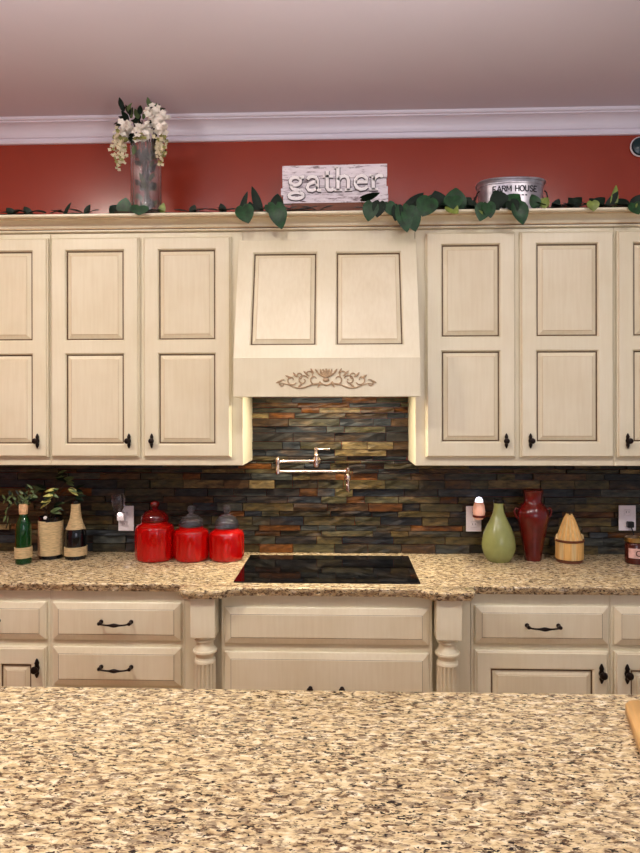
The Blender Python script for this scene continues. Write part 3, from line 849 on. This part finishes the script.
t = thing('dark_bottle', 'black glass bottle with twine wrapped neck and twine band', 'bottle', (-1.242, -.175, CT))
bm = bmesh.new(); lathe(bm, [(.046, 0), (.050, .004), (.051, .02), (.051, .110), (.049, .130), (.042, .150), (.034, .168), (.024, .20), (.020, .235), (.0185, .272), (.021, .275), (.021, .284), (.016, .286)], (0, 0, 0), 40); finish(bm, 'glass', M['dark_glass'], t, True)
bm = bmesh.new(); wrap(bm, lambda z: .051, .018, .062); finish(bm, 'twine_band', M['twine'], t, True)
def nr(z):
    P = [(.143, .045), (.150, .042), (.168, .034), (.20, .024), (.235, .020), (.272, .0185)]
    for (a, ra), (b, rb) in zip(P, P[1:]):
        if a <= z <= b: return ra+(rb-ra)*(z-a)/(b-a)
    return P[0][1] if z < P[0][0] else P[-1][1]
bm = bmesh.new(); wrap(bm, nr, .145, .268); finish(bm, 'twine_neck', M['twine'], t, True)

# ------------------------------------------------------------------ things on top of the cabinets
DK = 2.530
# stroke lettering: letters are ribbons mapped through fn(s, z, depth)
def stroke(bm, pts, w, fn, d0, d1, mi=0, closed=False):
    n = len(pts); L, Rr = [], []
    for i in range(n):
        if closed: p, q = pts[(i-1) % n], pts[(i+1) % n]
        else: p, q = pts[max(i-1, 0)], pts[min(i+1, n-1)]
        tx, tz = q[0]-p[0], q[1]-p[1]; l = math.hypot(tx, tz) or 1
        nx, nz = -tz/l*w/2, tx/l*w/2
        L.append((pts[i][0]+nx, pts[i][1]+nz)); Rr.append((pts[i][0]-nx, pts[i][1]-nz))
    def row(P, d): return [bm.verts.new(fn(x, z, d)) for x, z in P]
    lf, rf, lb, rb = row(L, d1), row(Rr, d1), row(L, d0), row(Rr, d0)
    rng = range(n) if closed else range(n-1)
    for i in rng:
        j = (i+1) % n
        for q in ((lf[i], lf[j], rf[j], rf[i]), (lb[i], rb[i], rb[j], lb[j]), (lf[i], lb[i], lb[j], lf[j]), (rf[i], rf[j], rb[j], rb[i])):
            f = bm.faces.new(q); f.material_index = mi
    if not closed:
        for i in (0, n-1):
            f = bm.faces.new((lf[i], rf[i], rb[i], lb[i])); f.material_index = mi
def el(cx, cz, rx, rz, a0=0, a1=360, n=20):
    return [(cx+rx*math.cos(R(a0+(a1-a0)*i/n)), cz+rz*math.sin(R(a0+(a1-a0)*i/n))) for i in range(n+1)]
# slab-serif glyphs on a 1-high x-height grid: list of (points, relative width)
GL = {
 'g': ([(el(.36, .66, .26, .25), 1), (el(.40, -.26, .36, .20), 1), ([(.20, .43), (.14, .30), (.22, .18), (.45, .12), (.62, .02)], .9), ([(.56, .86), (.68, .93), (.80, .90)], 1)], .86),
 'a': ([([(.12, .76), (.18, .90), (.36, .95), (.54, .88), (.60, .70), (.60, .15), (.66, .05), (.80, .05)], 1), ([(.60, .58), (.40, .56), (.16, .44), (.10, .24), (.18, .08), (.34, .04), (.50, .12), (.60, .26)], 1)], .84),
 't': ([([(.26, 1.28), (.26, .20), (.33, .07), (.46, .05), (.58, .14)], 1.05), ([(.04, .93), (.56, .93)], .8)], .62),
 'h': ([([(.18, 1.50), (.18, 0)], 1.05), ([(.0, 1.50), (.20, 1.50)], .7), ([(.0, .04), (.38, .04)], .7), ([(.20, .68), (.32, .88), (.50, .95), (.66, .84), (.70, .64), (.70, 0)], 1), ([(.52, .04), (.90, .04)], .7)], .94),
 'e': ([([(.12, .52), (.70, .52), (.68, .72), (.58, .88), (.42, .95), (.22, .87), (.11, .66), (.10, .42), (.18, .18), (.38, .05), (.58, .10), (.70, .24)], 1)], .80),
 'r': ([([(.20, .93), (.20, 0)], 1.05), ([(.02, .93), (.22, .93)], .7), ([(.0, .04), (.44, .04)], .7), ([(.22, .60), (.32, .82), (.48, .93), (.62, .90), (.64, .78)], 1)], .66),
}
CAP = {
 'F': ([([(.1, 0), (.1, 1)], 1), ([(.1, .93), (.6, .93)], 1), ([(.1, .52), (.5, .52)], 1)], .68),
 'A': ([([(.05, 0), (.38, 1)], 1), ([(.38, 1), (.71, 0)], 1), ([(.18, .33), (.58, .33)], 1)], .76),
 'R': ([([(.1, 0), (.1, 1)], 1), ([(.1, .93), (.45, .93), (.62, .84), (.62, .62), (.45, .52), (.1, .52)], 1), ([(.4, .52), (.68, 0)], 1)], .74),
 'M': ([([(.1, 0), (.1, 1)], 1), ([(.1, 1), (.45, .25), (.8, 1)], 1), ([(.8, 1), (.8, 0)], 1)], .92),
 'H': ([([(.1, 0), (.1, 1)], 1), ([(.65, 0), (.65, 1)], 1), ([(.1, .5), (.65, .5)], 1)], .78),
 'O': ([(el(.42, .5, .34, .46), 1)], .86),
 'U': ([([(.1, 1), (.1, .3), (.2, .1), (.38, .05), (.56, .1), (.66, .3), (.66, 1)], 1)], .78),
 'S': ([([(.6, .82), (.48, .95), (.28, .96), (.12, .82), (.14, .64), (.36, .52), (.58, .40), (.62, .20), (.46, .05), (.24, .05), (.08, .2)], 1)], .70),
 'E': ([([(.1, 0), (.1, 1)], 1), ([(.1, .95), (.6, .95)], 1), ([(.1, .5), (.52, .5)], 1), ([(.1, .05), (.6, .05)], 1)], .68),
 ' ': ([], .5),
}
def write(bm, text, font, h, x0, z0, w, fn, d0, d1, sx=1.0, mi=0):
    x = x0
    for ch in text:
        st, adv = font[ch]
        for pts, k in st: stroke(bm, [(x+p[0]*h*sx, z0+p[1]*h) for p in pts], w*k, fn, d0, d1, mi)
        x += adv*h*sx
    return x

sg = thing('gather_sign', 'whitewashed plank sign reading gather on top of the hood cornice', 'sign', (.0315, -.30, DK))
bm = bmesh.new(); box(bm, -.20, .20, -.022, .03, 0, .068, 0, .003); finish(bm, 'wooden_base', M['wood_brown'], sg)
bm = bmesh.new(); rr = random.Random(2)
for k, (z0, z1) in enumerate(((.069, .108), (.109, .142), (.143, .182), (.183, .245))):
    j = [rr.uniform(-.006, .006) for _ in range(2)]
    n0 = len(bm.verts); box(bm, -.243+j[0], .243+j[1], -.014+rr.uniform(-.002, .002), .008, z0, z1, 0, .002)
bmesh.ops.recalc_face_normals(bm, faces=bm.faces[:])
for v in bm.verts: v.co.z += v.co.x*.008
finish(bm, 'planks', M['sign'], sg)
fn = lambda x, z, d: (x, -d, z+x*.008)
XH = .072
tw = sum(GL[c][1] for c in 'gather')*XH*1.28
bm = bmesh.new(); write(bm, 'gather', GL, XH, -tw/2+.004, .122, .021, fn, .010, .019, 1.28, 0); finish(bm, 'letter_shadow_outline', M['letter_shadow'], sg)  # wider dark ribbon paints the shadow outline round the letters
bm = bmesh.new(); write(bm, 'gather', GL, XH, -tw/2+.004, .122, .0150, fn, .019, .026, 1.28, 0); finish(bm, 'letters', M['white'], sg)

# galvanized oval tub
tb = thing('galvanized_tub', 'oval galvanized metal tub reading FARM HOUSE on the right cabinet top', 'tub', (.858, -.235, DK))
bm = bmesh.new()
def oval(rx, ry, z, n=56, e=2.6):
    out = []
    for i in range(n):
        a = 2*PI*i/n; c, s = math.cos(a), math.sin(a)
        out.append(bm.verts.new((rx*math.copysign(abs(c)**(2/e), c), ry*math.copysign(abs(s)**(2/e), s), z)))
    return out
H = .170
lv = [(.134, .084, 0), (.140, .0895, .004), (.1425, .092, .05), (.1455, .0945, .10), (.148, .0968, .143), (.151, .1, .145), (.151, .1, .149), (.149, .0975, .151), (.153, .101, H-.010), (.158, .106, H-.008), (.160, .108, H-.003), (.158, .106, H), (.152, .100, H), (.150, .098, H-.01), (.138, .088, .02)]
rg = [oval(*q) for q in lv]
for a, b in zip(rg, rg[1:]):
    for i in range(56): bm.faces.new((a[i], a[(i+1) % 56], b[(i+1) % 56], b[i]))
bm.faces.new(rg[0]); bm.faces.new(rg[-1])
finish(bm, 'body', M['galv'], tb, True)
def tubfn(x, z, d):
    k = max(0., min(1., z/.143)); rx, ry = .140+.008*k, .0895+.0073*k
    y = -ry*(1-min(.999, abs(x/rx))**2.6)**(1/2.6)
    return (x, y-d, z)
bm = bmesh.new()
hh = .027
tw = sum(CAP[c][1] for c in 'FARM HOUSE')*hh*1.02
def fine(bm, *a, **k): write(bm, *a, **k)
write(bm, 'FARM HOUSE', CAP, hh, -tw/2, .106, .0050, tubfn, -.002, .0015, 1.02)
for q in range(7): stroke(bm, [(-.052+q*.016, .090), (-.042+q*.016, .090)], .005, tubfn, -.002, .0015)
finish(bm, 'lettering', M['ink'], tb)
for s in (-1, 1):
    bm = bmesh.new()
    tube(bm, [(s*.150, -.03, .13), (s*.160, -.03, .118), (s*.170, -.022, .085), (s*.172, 0, .077), (s*.170, .022, .085), (s*.160, .03, .118), (s*.147, .03, .13)], .0032, 8)
    finish(bm, 'ring_handle', M['bronze'], tb, True)

# small round wall ornament at the far right
wo = thing('wall_ornament', 'small round dark teal ornament with pale rim high on the red wall', 'ornament', (1.560, -.0005, 2.955))
bm = bmesh.new(); lathe(bm, [(.040, 0), (.049, .004), (.051, .012), (.0485, .016), (.047, .016)], (0, 0, 0), 40, axis='y'); finish(bm, 'rim', M['white'], wo, True)
bm = bmesh.new(); lathe(bm, [(.0465, .0165), (.042, .026), (.025, .032), (.006, .035)], (0, 0, 0), 36, axis='y'); finish(bm, 'dome', M['teal'], wo, True)

# glass vase with flowers
vs = thing('glass_vase', 'tall faceted clear glass vase holding white flowers on left cabinet top', 'vase', (-.852, -.300, DK))
bm = bmesh.new()
lathe(bm, [(.062, 0), (.069, .004), (.069, .02)]+[(.0695+.0012*(k % 2), .03+k*.0135) for k in range(20)]+[(.072, .33), (.0725, .345), (.0685, .345), (.0655, .325), (.064, .30), (.062, .03), (.05, .022)], (0, 0, 0), 72, 0, .018, fn=14)
finish(bm, 'glass', M['vase_glass'], vs, True, angle=60)
fb = thing('flower_bouquet', 'white blossoms and hanging cream sprays spilling from the glass vase', 'flowers', (-.852, -.300, DK+.345))
st = bmesh.new(); rr = random.Random(21)
for k in range(16):
    a = rr.uniform(0, 2*PI); r0 = rr.uniform(.005, .035)
    tube(st, [(r0*math.cos(a), r0*math.sin(a), -.318), (.6*r0*math.cos(a+2), .6*r0*math.sin(a+2), -.16), (.035*math.cos(a+.7), .035*math.sin(a+.7), 0), (.06*math.cos(a+.7), .05*math.sin(a+.7)-.01, .10)], .0028, 6)
finish(st, 'stems', M['stem'], fb, True)
lf = bmesh.new(); ptl = bmesh.new(); pc = bmesh.new()
for (x, z, dx, dz, L) in ((-.095, .155, -.3, .9, .05), (-.10, .11, -1, .1, .05), (-.115, .095, -.6, -.6, .04), (-.08, .12, -.6, .5, .055), (-.06, .13, -.1, 1, .05), (-.035, .13, -.2, 1, .055), (-.015, .13, .3, .9, .05), (.03, .165, .2, .95, .045), (.045, .155, .5, .8, .045), (.01, .13, .6, .5, .05), (-.06, .08, -.9, .2, .05), (-.045, .06, -.5, -.6, .05), (.06, .03, .4, -.7, .05), (.075, .0, .2, -1, .05), (-.05, .03, -.1, -.9, .05), (-.05, .10, .3, .8, .055), (.02, .09, .8, .3, .05), (-.1, .07, -.5, -.8, .045), (-.03, -.01, -.2, -1, .05), (.03, -.02, .3, -1, .05), (.0, -.02, .1, -1, .05), (-.075, .14, .4, .8, .05), (.065, .15, .9, .3, .04), (-.02, .11, -.8, .4, .05)):
    for q in range(2):
        leaf(lf, (x, -.02+rr.uniform(-.04, .03), z), (dx+rr.uniform(-.3, .3), rr.uniform(-.5, .1), dz), (rr.uniform(-.5, .5), -1, .5), L*1.05, L*.5, 0 if rr.random() < .75 else 1, .25, False)
# leaves inside the vase
for k in range(46):
    a = rr.uniform(0, 2*PI); z = rr.uniform(-.22, -.02) if k < 36 else rr.uniform(-.31, -.2)
    leaf(lf, (.02*math.cos(a), .02*math.sin(a), z), (math.cos(a)*.45, math.sin(a)*.45, rr.uniform(.2, 1)), (rr.uniform(-1, 1), -1, .3), .05, .026, rr.choice((0, 0, 1)), .1, False)
finish(lf, 'leaves', [M['leaf_dark'], M['leaf_olive']], fb, normals=False)
def bloom(b, c, r, dirv, np=5, mi=0):
    dirv = Vector(dirv).normalized(); u = dirv.orthogonal().normalized(); w = dirv.cross(u)
    ph = rr.uniform(0, PI)
    for k in range(np):
        a = 2*PI*k/np+ph
        leaf(b, c, dirv*.55+u*math.cos(a)+w*math.sin(a), dirv, r, r*.95, mi, .25, False, .2)
blooms = []
for (cx, cz, n, sx, sz) in ((.030, .140, 12, .020, .022), (.070, .125, 26, .028, .032), (.085, .070, 24, .024, .034), (.065, .075, 14, .022, .03), (.002, .065, 24, .024, .026), (-.016, .022, 12, .018, .024), (-.095, .055, 20, .026, .024), (-.072, .080, 8, .02, .02)):
    for k in range(n):
        blooms.append((cx+rr.gauss(0, sx*.6), -.045+rr.gauss(0, .02), cz+rr.gauss(0, sz*.6)))
for c in blooms: bloom(ptl, c, rr.uniform(.014, .021), (rr.uniform(-.6, .6), -1, rr.uniform(-.1, .8)))
finish(ptl, 'white_blossoms', M['petal'], fb, normals=False)
for (x0, z0, x1, z1, n) in ((-.100, .04, -.112, -.130, 40), (-.118, .03, -.134, -.075, 22), (-.090, .02, -.088, -.100, 24), (.088, .03, .086, -.110, 34), (.100, .04, .104, -.060, 20), (.070, .02, .072, -.070, 18), (-.105, .06, -.135, .0, 14)):
    for k in range(n):
        u = k/n; bloom(pc, (x0+(x1-x0)*u+rr.gauss(0, .006), -.055+rr.gauss(0, .010), z0+(z1-z0)*u), .0125-.004*u, (rr.uniform(-.8, .8), -1, rr.uniform(-.5, .5)), 4, 0 if rr.random() < .7 else 1)
for k in range(10): bloom(pc, (-.002+rr.gauss(0, .012), -.075, .022+rr.gauss(0, .010)), .011, (rr.uniform(-.6, .6), -1, .3), 4, 1)
finish(pc, 'cream_sprays', [M['petal_cream'], M['pollen']], fb, normals=False)

# ivy garland along the cornice
iv = thing('ivy_garland', 'trailing green ivy garland laid along the cornice above the cabinets', 'garland', (0, -.385, DK))
rr = random.Random(4)
sb = bmesh.new()
pts = []
x = -1.52
while x < 1.52:
    pts.append((x, .012*math.sin(x*9)+.010*math.sin(x*23), .006+.004*(1+math.sin(x*31)))); x += .03
tube(sb, pts, .0035, 6)
bm = bmesh.new()
# (x, y, z of the leaf base, direction, facing, length, width, colour)
LV = []
def up(x, dx, L, W, c=1, y=0): LV.append(((x, y, .008), (dx, -.15, 1), (-.3*dx, -1, .2), L, W, c))
def flat(x, dx, L, W, c=1, y=-.01): LV.append(((x, y, .014), (dx, -.35, .18), (0, -.5, 1), L, W, c))
def hang(x, dx, L, W, c=0, z=.008): LV.append(((x, -.045, z), (dx, -.22, -1), (0, -1, .25), L, W, c))
for x, dx in ((-1.436, -0.9), (-1.427, 0.6), (-1.383, -0.5), (-1.356, 0.9), (-1.293, -1), (-1.258, 1), (-1.204, -1), (-1.123, -0.9), (-1.088, 0.8)): flat(x, dx, .058, .042)
up(-1.441, -0.9, 0.05, 0.035, 1, 0)
up(-1.365, -0.6, 0.05, 0.034, 1, 0)
up(-1.204, 0.5, 0.065, 0.02, 1, 0)
up(-1.106, 0.4, 0.05, 0.03, 1, 0)
up(-0.931, 0.2, 0.075, 0.075, 0, 0)
up(-0.954, -1.0, 0.055, 0.06, 1, 0)
up(-0.918, 0.7, 0.05, 0.05, 1, 0)
hang(-0.842, -0.15, 0.045, 0.085, 0, 0.03)
for x, dx in ((-0.828, -0.8), (-0.864, 0.9)): flat(x, dx, .058, .042)
for x, dx in ((-0.802, 1), (-0.766, -0.7), (-0.641, -1), (-0.614, 1), (-0.587, 0.8), (-0.489, -1), (-0.462, 0.9), (-0.444, -0.8)): flat(x, dx, .058, .042)
up(-0.757, 0.25, 0.05, 0.034, 2, 0)
up(-0.614, 0.3, 0.04, 0.035, 1, 0)
up(-0.471, -0.3, 0.045, 0.035, 1, 0)
up(-0.39, 0.35, 0.1, 0.03, 1, 0)
up(-0.305, -0.35, 0.125, 0.04, 1, 0)
up(-0.346, -0.15, 0.05, 0.04, 1, 0)
hang(-0.377, 0.25, 0.085, 0.082, 0, 0.02)
up(-0.229, 0.1, 0.085, 0.062, 1, 0)
up(-0.212, -0.6, 0.06, 0.05, 1, 0)
hang(-0.265, 0.9, 0.06, 0.05, 0, 0.028)
hang(-0.229, 0.28, 0.11, 0.08, 0, 0.026)
hang(-0.216, 0.1, 0.07, 0.06, 1, 0.0)
for x, dx in ((-0.292, 0.6), (-0.256, -0.8), (-0.185, 0.9)): flat(x, dx, .058, .042)
for x, dx in ((-0.167, -0.8), (-0.131, 1), (-0.095, 0.9), (-0.06, -0.8), (-0.024, 0.7)): flat(x, dx, .058, .042)
LV.append(((0.155, -0.02, 0.058), (1, -0.1, 0.1), (0, -0.6, -0.8), 0.085, 0.036, 1))
hang(0.2, -0.3, 0.085, 0.07, 0, 0.032)
hang(0.235, -0.15, 0.07, 0.06, 1, 0.034)
hang(0.271, 0.35, 0.062, 0.055, 0, 0.03)
up(0.262, 0.8, 0.05, 0.05, 1, 0)
for x, dx in ((0.289, 1), (0.173, -1), (0.226, 0.5)): flat(x, dx, .058, .042)
up(0.352, 1.0, 0.115, 0.05, 1, 0)
up(0.378, 0.5, 0.06, 0.04, 1, 0)
hang(0.334, 0.1, 0.12, 0.075, 0, 0.012)
hang(0.361, 0.45, 0.105, 0.085, 0, 0.002)
hang(0.316, -0.3, 0.07, 0.05, 1, 0.016)
hang(0.454, -0.3, 0.09, 0.095, 0, 0.046)
up(0.454, 0.1, 0.072, 0.06, 0, 0)
up(0.432, -0.9, 0.06, 0.05, 1, 0)
hang(0.432, -0.9, 0.06, 0.045, 2, 0.02)
for x, dx in ((0.414, -0.9), (0.486, 0.8)): flat(x, dx, .058, .042)
up(0.508, -0.25, 0.09, 0.09, 1, 0)
up(0.535, 0.4, 0.07, 0.07, 0, 0)
up(0.571, 0.15, 0.1, 0.1, 0, 0)
up(0.602, 0.7, 0.07, 0.07, 1, 0)
hang(0.557, 0.2, 0.06, 0.08, 0, 0.052)
for x, dx in ((0.62, 0.9), (0.504, -0.7)): flat(x, dx, .058, .042)
LV.append(((0.535, -0.045, 0.012), (0.5, -0.3, -0.5), (0, -1, 0.3), 0.06, 0.055, 2))
hang(0.696, -0.35, 0.08, 0.072, 0, 0.016)
hang(0.709, 0.2, 0.07, 0.06, 0, 0.022)
up(0.638, 0.5, 0.05, 0.055, 1, 0)
up(0.656, -0.5, 0.05, 0.05, 1, 0)
hang(0.682, 0.5, 0.05, 0.04, 2, 0.008)
for x, dx in ((0.638, 1), (0.673, -0.8), (0.745, 0.8)): flat(x, dx, .058, .042)
up(0.772, -0.3, 0.08, 0.09, 1, -0.035)
up(0.803, 0.7, 0.075, 0.08, 0, -0.035)
hang(0.839, 0.22, 0.095, 0.075, 0, 0.018)
for x, dx in ((0.781, -0.9), (0.825, 0.8)): flat(x, dx, .058, .042)
hang(0.808, 0.5, 0.06, 0.06, 1, 0.03)
up(0.928, -0.3, 0.06, 0.055, 0, -0.03)
for x, dx in ((0.915, 0.9), (0.977, -0.6), (1.004, 0.8), (1.04, -0.7)): flat(x, dx, .058, .042)
up(0.951, 0.7, 0.05, 0.045, 2, -0.03)
up(1.013, 0.6, 0.05, 0.035, 1, 0)
for x, dx in ((1.049, 0.9), (1.094, -0.9), (1.129, 0.8), (1.174, -0.8), (1.201, 1), (1.237, -0.6), (1.29, 0.8), (1.326, -0.8), (1.362, 0.8), (1.389, 0.6)): flat(x, dx, .058, .042)
up(1.085, 0.9, 0.075, 0.055, 1, 0)
up(1.112, -0.6, 0.06, 0.05, 1, 0)
up(1.183, 0.9, 0.075, 0.055, 1, 0)
up(1.21, -0.8, 0.06, 0.05, 1, 0)
hang(1.165, 0.1, 0.045, 0.055, 2, 0.024)
up(1.246, 0.6, 0.09, 0.034, 1, 0)
up(1.272, 0.2, 0.105, 0.032, 2, 0)
up(1.295, -0.3, 0.07, 0.034, 1, 0)
hang(1.348, 0.3, 0.055, 0.07, 0, 0.014)
up(1.335, -0.9, 0.06, 0.055, 1, 0)
up(1.371, 0.4, 0.06, 0.06, 1, 0)
hang(1.38, -0.1, 0.04, 0.055, 2, 0.012)
for b, d, n, L, W, c in LV:
    d = (d[0]+rr.uniform(-.1, .1), d[1], d[2]+rr.uniform(-.06, .06))
    tube(sb, [(b[0]-.02*rr.choice((-1, 1)), .005, .008), ((b[0]), b[1]*.6, .010+max(b[2]-.005, 0)*.7), b], .0014, 5)
    leaf(bm, b, d, n, L, W, c, rr.uniform(.05, .25), True, rr.uniform(.05, .25))
finish(sb, 'vine', M['stem'], iv, True)
finish(bm, 'leaves', [M['leaf'], M['leaf_dark'], M['leaf_light']], iv, normals=False)

# ------------------------------------------------------------------ lights
def area(name, loc, size, power, col, rot=(0, 0, 0), shape='DISK', sy=None, spread=None):
    l = bpy.data.lights.new(name, 'AREA'); l.shape = shape; l.size = size
    if sy: l.size_y = sy
    if spread: l.spread = R(spread)
    l.energy = power; l.color = col
    o = bpy.data.objects.new(name, l); COL.objects.link(o); o.location = loc; o.rotation_euler = rot
    return o
WARM = (1, .92, .79)
area('can_light_a', (-1.75, -2.0, 3.10), .2, 42, WARM)
area('can_light_b', (-.25, -2.0, 3.10), .14, 13, WARM)
area('can_light_c', (1.5, -2.0, 3.10), .14, 19, (1, .93, .88))
area('added_uplight_a', (-1.3, -2.2, 2.5), .3, 22, (1, .95, .93), (R(180), 0, 0))  # unseen upward fill, added to brighten the ceiling; no fixture
area('added_uplight_b', (.3, -2.2, 2.5), .3, 28, (1, .95, .95), (R(180), 0, 0))  # second added ceiling fill, no pendant modelled
area('hood_light_a', (-.14, -.325, 1.860), .05, 4.6, (1, .86, .66), spread=135)
area('hood_light_b', (.13, -.325, 1.860), .05, 4.6, (1, .86, .66), spread=135)
area('window_light', (1.3, -5.0, 1.9), 1.8, 20, (.88, .86, 1), (R(96), 0, R(14)), 'RECTANGLE', 1.4)

w = bpy.data.worlds.new('room_air'); SC.world = w; w.use_nodes = True
bg = w.node_tree.nodes['Background']; bg.inputs['Color'].default_value = (.88, .84, .92, 1); bg.inputs['Strength'].default_value = .34

# ------------------------------------------------------------------ camera
cd = bpy.data.cameras.new('camera'); cam = bpy.data.objects.new('camera', cd); COL.objects.link(cam)
cd.sensor_fit = 'VERTICAL'; cd.sensor_height = 36; cd.lens = 660/853*36
cd.shift_y = -(426.5-410)/853
cam.location = (.07, -3.37, 1.64)
cam.rotation_euler = (R(90), 0, R(2.0))
cam.rotation_euler.rotate_axis('Z', R(-.1))
SC.camera = cam
SC.view_settings.view_transform = 'Standard'; SC.view_settings.look = 'None'
SC.view_settings.gamma = 1; SC.view_settings.use_curve_mapping = False
SC.view_settings.exposure = 0
